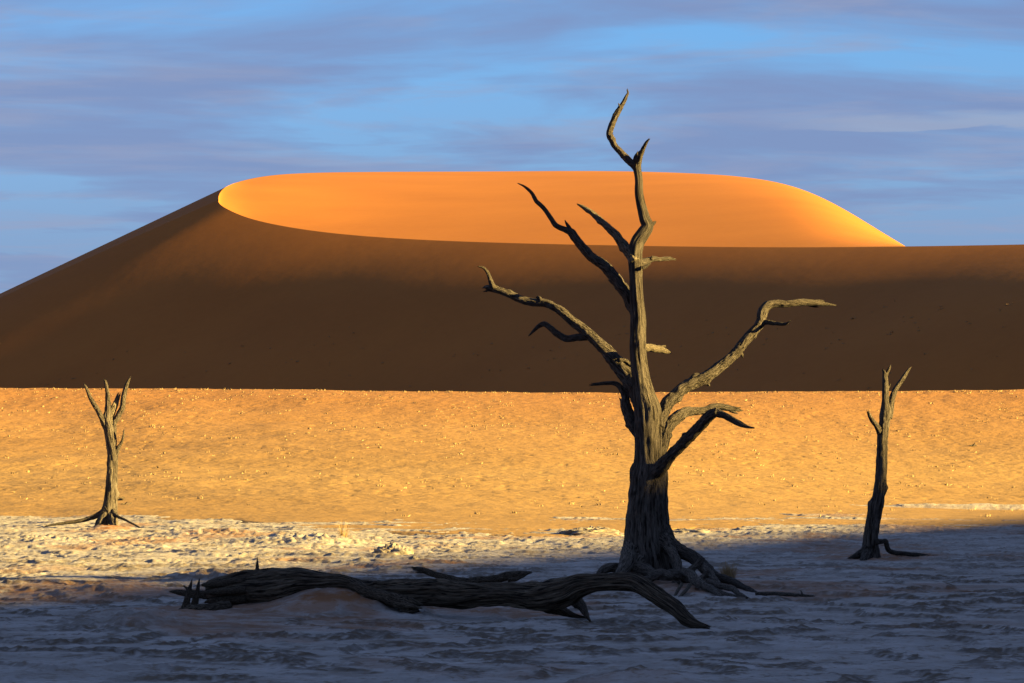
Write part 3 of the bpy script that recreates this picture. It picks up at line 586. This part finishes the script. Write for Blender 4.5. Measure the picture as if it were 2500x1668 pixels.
al('branch', [(1130, 1422, 10), (1095, 1413, 9), (1061, 1402, 8), (1034, 1392, 7), (1018, 1388, 4.5), (1007, 1386, 2)], 32.4, 32.7, extra=[([(1040, 1396, 4), (1024, 1397, 3), (1014, 1397, 1)], 32.6), ([(1030, 1390, 3), (1018, 1392, 2), (1008, 1391, 1)], 32.6)])
al('branch', [(1120, 1424, 12), (1160, 1420, 11), (1204, 1415, 10), (1245, 1407, 10.5), (1272, 1403, 9), (1285, 1400, 5), (1296, 1398, 2)], 32.4, 32.8, extra=[([(1240, 1416, 6), (1262, 1414, 4), (1276, 1408, 1.5)], 32.6)])
al('splinter', [(628, 1410, 6), (628, 1388, 4.4), (628, 1374, 2.6), (628, 1362, 0.8)], 32.8, 32.8)
al('splinter', [(440, 1508, 14), (450, 1485, 10), (458, 1458, 7), (464, 1434, 4.4), (469, 1415, 1)], 31.6, 31.6)
al('splinter', [(470, 1502, 14), (474, 1482, 10), (480, 1452, 6.5), (484, 1430, 4), (487, 1414, 1)], 31.7, 31.7)
al('splinter', [(540, 1452, 12), (500, 1452, 10), (460, 1449, 9), (434, 1446, 6), (416, 1444, 2)], 32.3, 32.5, extra=[([(470, 1446, 6), (456, 1436, 3.6), (448, 1430, 1.4)], 32.4)])
al('root', [(560, 1480, 12), (520, 1486, 15), (480, 1493, 17), (440, 1501, 15), (410, 1507, 10), (385, 1511, 7), (340, 1518, 4)], 31.7, 30.9)

# ------------------------------------------------------------------ clods, grass, straw
def clod(px, py, wx, wy, h, seed, label):
    d = ground_depth(py); c = P(px, py, d); nr, nc = 26, 60
    th = np.linspace(0, 2 * math.pi, nc, endpoint=False); V = []
    for i, k in enumerate(np.linspace(0, 1, nr)):
        e = math.sin(k * math.pi / 2); zz = h * (math.cos(k * math.pi / 2) ** 0.7) - 0.06 * k
        p = np.stack([np.cos(th) * e, np.sin(th) * e, np.full(nc, zz / h)], 1)
        n1 = pn3(p * 2.1 + seed * 7.7); n2 = pn3(p * 6.3 + seed * 3.1); n3 = pn3(p * 15.0 + seed)
        s = 1 + 0.45 * n1 + 0.22 * n2
        V.append(np.stack([p[:, 0] * wx * s, p[:, 1] * wy * s, zz * (1 + 0.5 * n1 + 0.5 * n2 + 0.35 * n3) ], 1))
    V = np.vstack(V); z0 = pan_z(c[0], c[1]) - 0.01
    o = mesh_np('clay_clod', V, grid_faces(nr, nc, True), M_PAN, True, {'soil': ('FLOAT', np.full(len(V), 0.55)), 'sandy': ('FLOAT', np.zeros(len(V)))})
    o.location = (c[0], c[1], z0); return tag(o, label, 'clod')
clod(958, 1350, 0.42, 0.5, 0.22, 1, 'rounded crusty clay clod alone on the sunlit clay beyond the log')
clod(1445, 1306, 0.75, 0.8, 0.16, 2, 'low dark clay bank at the sand edge beyond the arched limb of the log')
clod(1685, 1296, 0.75, 0.8, 0.15, 3, 'pale clay bank at the sand edge between the tall tree and slender trunk')
clod(1010, 1368, 0.12, 0.14, 0.06, 4, 'little clay lump on the clay between the rounded clod and the log')

def tuft(name, px, py, wpx, hpx, count, mat, seed, label, cat='grass', thick=0.004):
    rnd = random.Random(seed); d = ground_depth(py); c = P(px, py, d); sc = d / F_PX
    V, F = [], []
    for i in range(count):
        a = rnd.uniform(0, 2 * math.pi); r = rnd.random() ** 0.5 * wpx * 0.22 * sc
        bx, by = math.cos(a) * r, math.sin(a) * r
        L = hpx * sc * rnd.uniform(0.45, 1.05); lean = rnd.uniform(0.05, 0.75); b = a + rnd.uniform(-0.7, 0.7)
        px_, py_ = -math.sin(b), math.cos(b); n0 = len(V); t = thick * rnd.uniform(0.6, 1.2)
        for k in range(4):
            s = k / 3.0; hx = bx + math.cos(b) * lean * L * s * s; hy = by + math.sin(b) * lean * L * s * s; hz = L * s * (1 - 0.25 * lean * s)
            w = t * (1 - 0.75 * s)
            V += [(hx + px_ * w, hy + py_ * w, hz), (hx - px_ * w, hy - py_ * w, hz)]
        for k in range(3): F.append((n0 + 2 * k, n0 + 2 * k + 1, n0 + 2 * k + 3, n0 + 2 * k + 2))
    o = mesh_np(name, V, F, mat, False); o.location = (c[0], c[1], pan_z(c[0], c[1]) - 0.02); return tag(o, label, cat)
tuft('dry_grass', 1778, 1410, 80, 46, 260, M_STRAW, 3, 'dry grass tuft in the shade behind the roots of the tall tree')
tuft('dry_grass', 838, 1312, 46, 50, 110, M_STRAW, 4, 'wispy pale straw tuft at the sunlit edge of the sand slope', thick=0.005)

def scatter(name, pts, mat, seed, label, hmin, hmax, wide):
    rnd = np.random.RandomState(seed); V, F = [], []
    for (x, y, z) in pts:
        h = rnd.uniform(hmin, hmax); n = rnd.randint(3, 6)
        for k in range(n):
            a = rnd.uniform(0, 2 * math.pi); w = wide * rnd.uniform(0.5, 1.4) * h; n0 = len(V)
            cx, cy = x + rnd.normal() * h * 0.8, y + rnd.normal() * h * 0.8; ca, sa = math.cos(a), math.sin(a)
            tz = h * rnd.uniform(0.5, 1.2)
            V += [(cx - ca * w, cy - sa * w, z - 0.03), (cx + ca * w, cy + sa * w, z - 0.03), (cx - sa * w * 0.7, cy + ca * w * 0.7, z - 0.03), (cx + rnd.normal() * w, cy + rnd.normal() * w, z + tz)]
            F += [(n0, n0 + 1, n0 + 3), (n0 + 1, n0 + 2, n0 + 3), (n0 + 2, n0, n0 + 3)]
    o = mesh_np(name, V, F, mat, False); return tag(o, label, kind='stuff')
rs = np.random.RandomState(21)
y = 90 + 99.5 * rs.uniform(0, 1, 5200) ** 0.45; x = y * np.tan(np.radians(rs.uniform(-13, 13, 5200)))
keep = (pn2(x / 6, y / 9) + 0.35 * rs.uniform(-1, 1, len(x)) > 0.06) & (y > edge_depth(x) + 8)
x, y = x[keep], y[keep]; z = slope_z(x, y)
scatter('straw_bits', np.stack([x, y, z], 1), M_STRAW, 5, 'pale straw tufts dotted over the sand slope', 0.03, 0.10, 0.6)
x = rs.uniform(-34, 34, 260); z = slope_z(x, np.full(260, 189.3))
scatter('crest_straw', np.stack([x, np.full(260, 189.3), z], 1), M_STRAW, 6, 'straw tufts along the crest of the sand slope', 0.03, 0.13, 0.5)
rr_ = slip_rows; pts = []
for _ in range(5000):
    i = int(rs.uniform(14, 75)); j = int(rs.uniform(60, 560)); p = rr_[i, j] + (rr_[i + 1, min(j + 1, rr_.shape[1] - 1)] - rr_[i, j]) * rs.uniform()
    if p[2] < 27 + 5 * pn2(np.array([p[0] / 20]), np.array([p[1] / 20]))[0] and pn2(np.array([p[0] / 9]), np.array([p[1] / 9]))[0] > 0.0: pts.append(p)
scatter('dune_scrub', pts, M_TUFT, 7, 'tiny scrub tufts on the shaded foot of the dune', 0.06, 0.24, 0.7)
def on_slope(px, py, d0=95, d1=189):                       # where the pixel's ray meets the sand slope
    ds_ = np.linspace(d0, d1, 600); u, w = ray(px, py); zz = slope_z(u * ds_, ds_, False); k = np.argmax(zz >= CAM_H + w * ds_)
    return np.array((u * ds_[k], ds_[k], zz[k])), ds_[k]
def driftwood(px, py, sticks, label, mat):
    c, d = on_slope(px, py); E = empty('driftwood', tuple(c), label, 'driftwood')
    for pts in sticks:
        a = np.array(pts, float); sc = d / F_PX; _seed[0] += 1
        path = np.stack([a[:, 0] * sc, np.linspace(0, 0.3, len(a)) * a[:, 3], a[:, 1] * sc], 1); r = a[:, 2] * sc
        tube_obj('stick', [tube(path, r, seed=_seed[0], seg=10, jag=float(r[-1]))], mat, E, (0, 0, 0))
driftwood(292, 1222, [[(-10, 0, 2.5, 1), (-3, 4, 4, 1), (4, 5, 4, 1), (9, 7, 2, 1)], [(-2, 0, 3, -1), (4, 3, 3, -1), (11, 2, 1.5, -1)]], 'dark broken wood scrap on the sand behind the small sunlit tree', M_WOOD_LOG)
driftwood(305, 1232, [[(-8, 2, 1.2, 1), (2, 0.5, 1.2, 1), (14, 3, 0.8, 1)], [(0, 0, 1.0, -1), (4, 4, 1.0, -1), (8, 7, 0.6, -1)]], 'pale thin sticks on the sand beside the small sunlit tree', M_WOOD_PALE)
driftwood(2376, 1090, [[(-9, 0, 1.6, 1), (-2, 2, 2.6, 1), (5, 3, 2.0, 1), (10, 2, 1.0, 1)], [(-3, 0, 1.2, -1), (0, 4, 1.0, -1), (2, 8, 0.6, -1)]], 'small dark branch alone on the open sand right of the slender trunk', M_WOOD)
print('scene built')
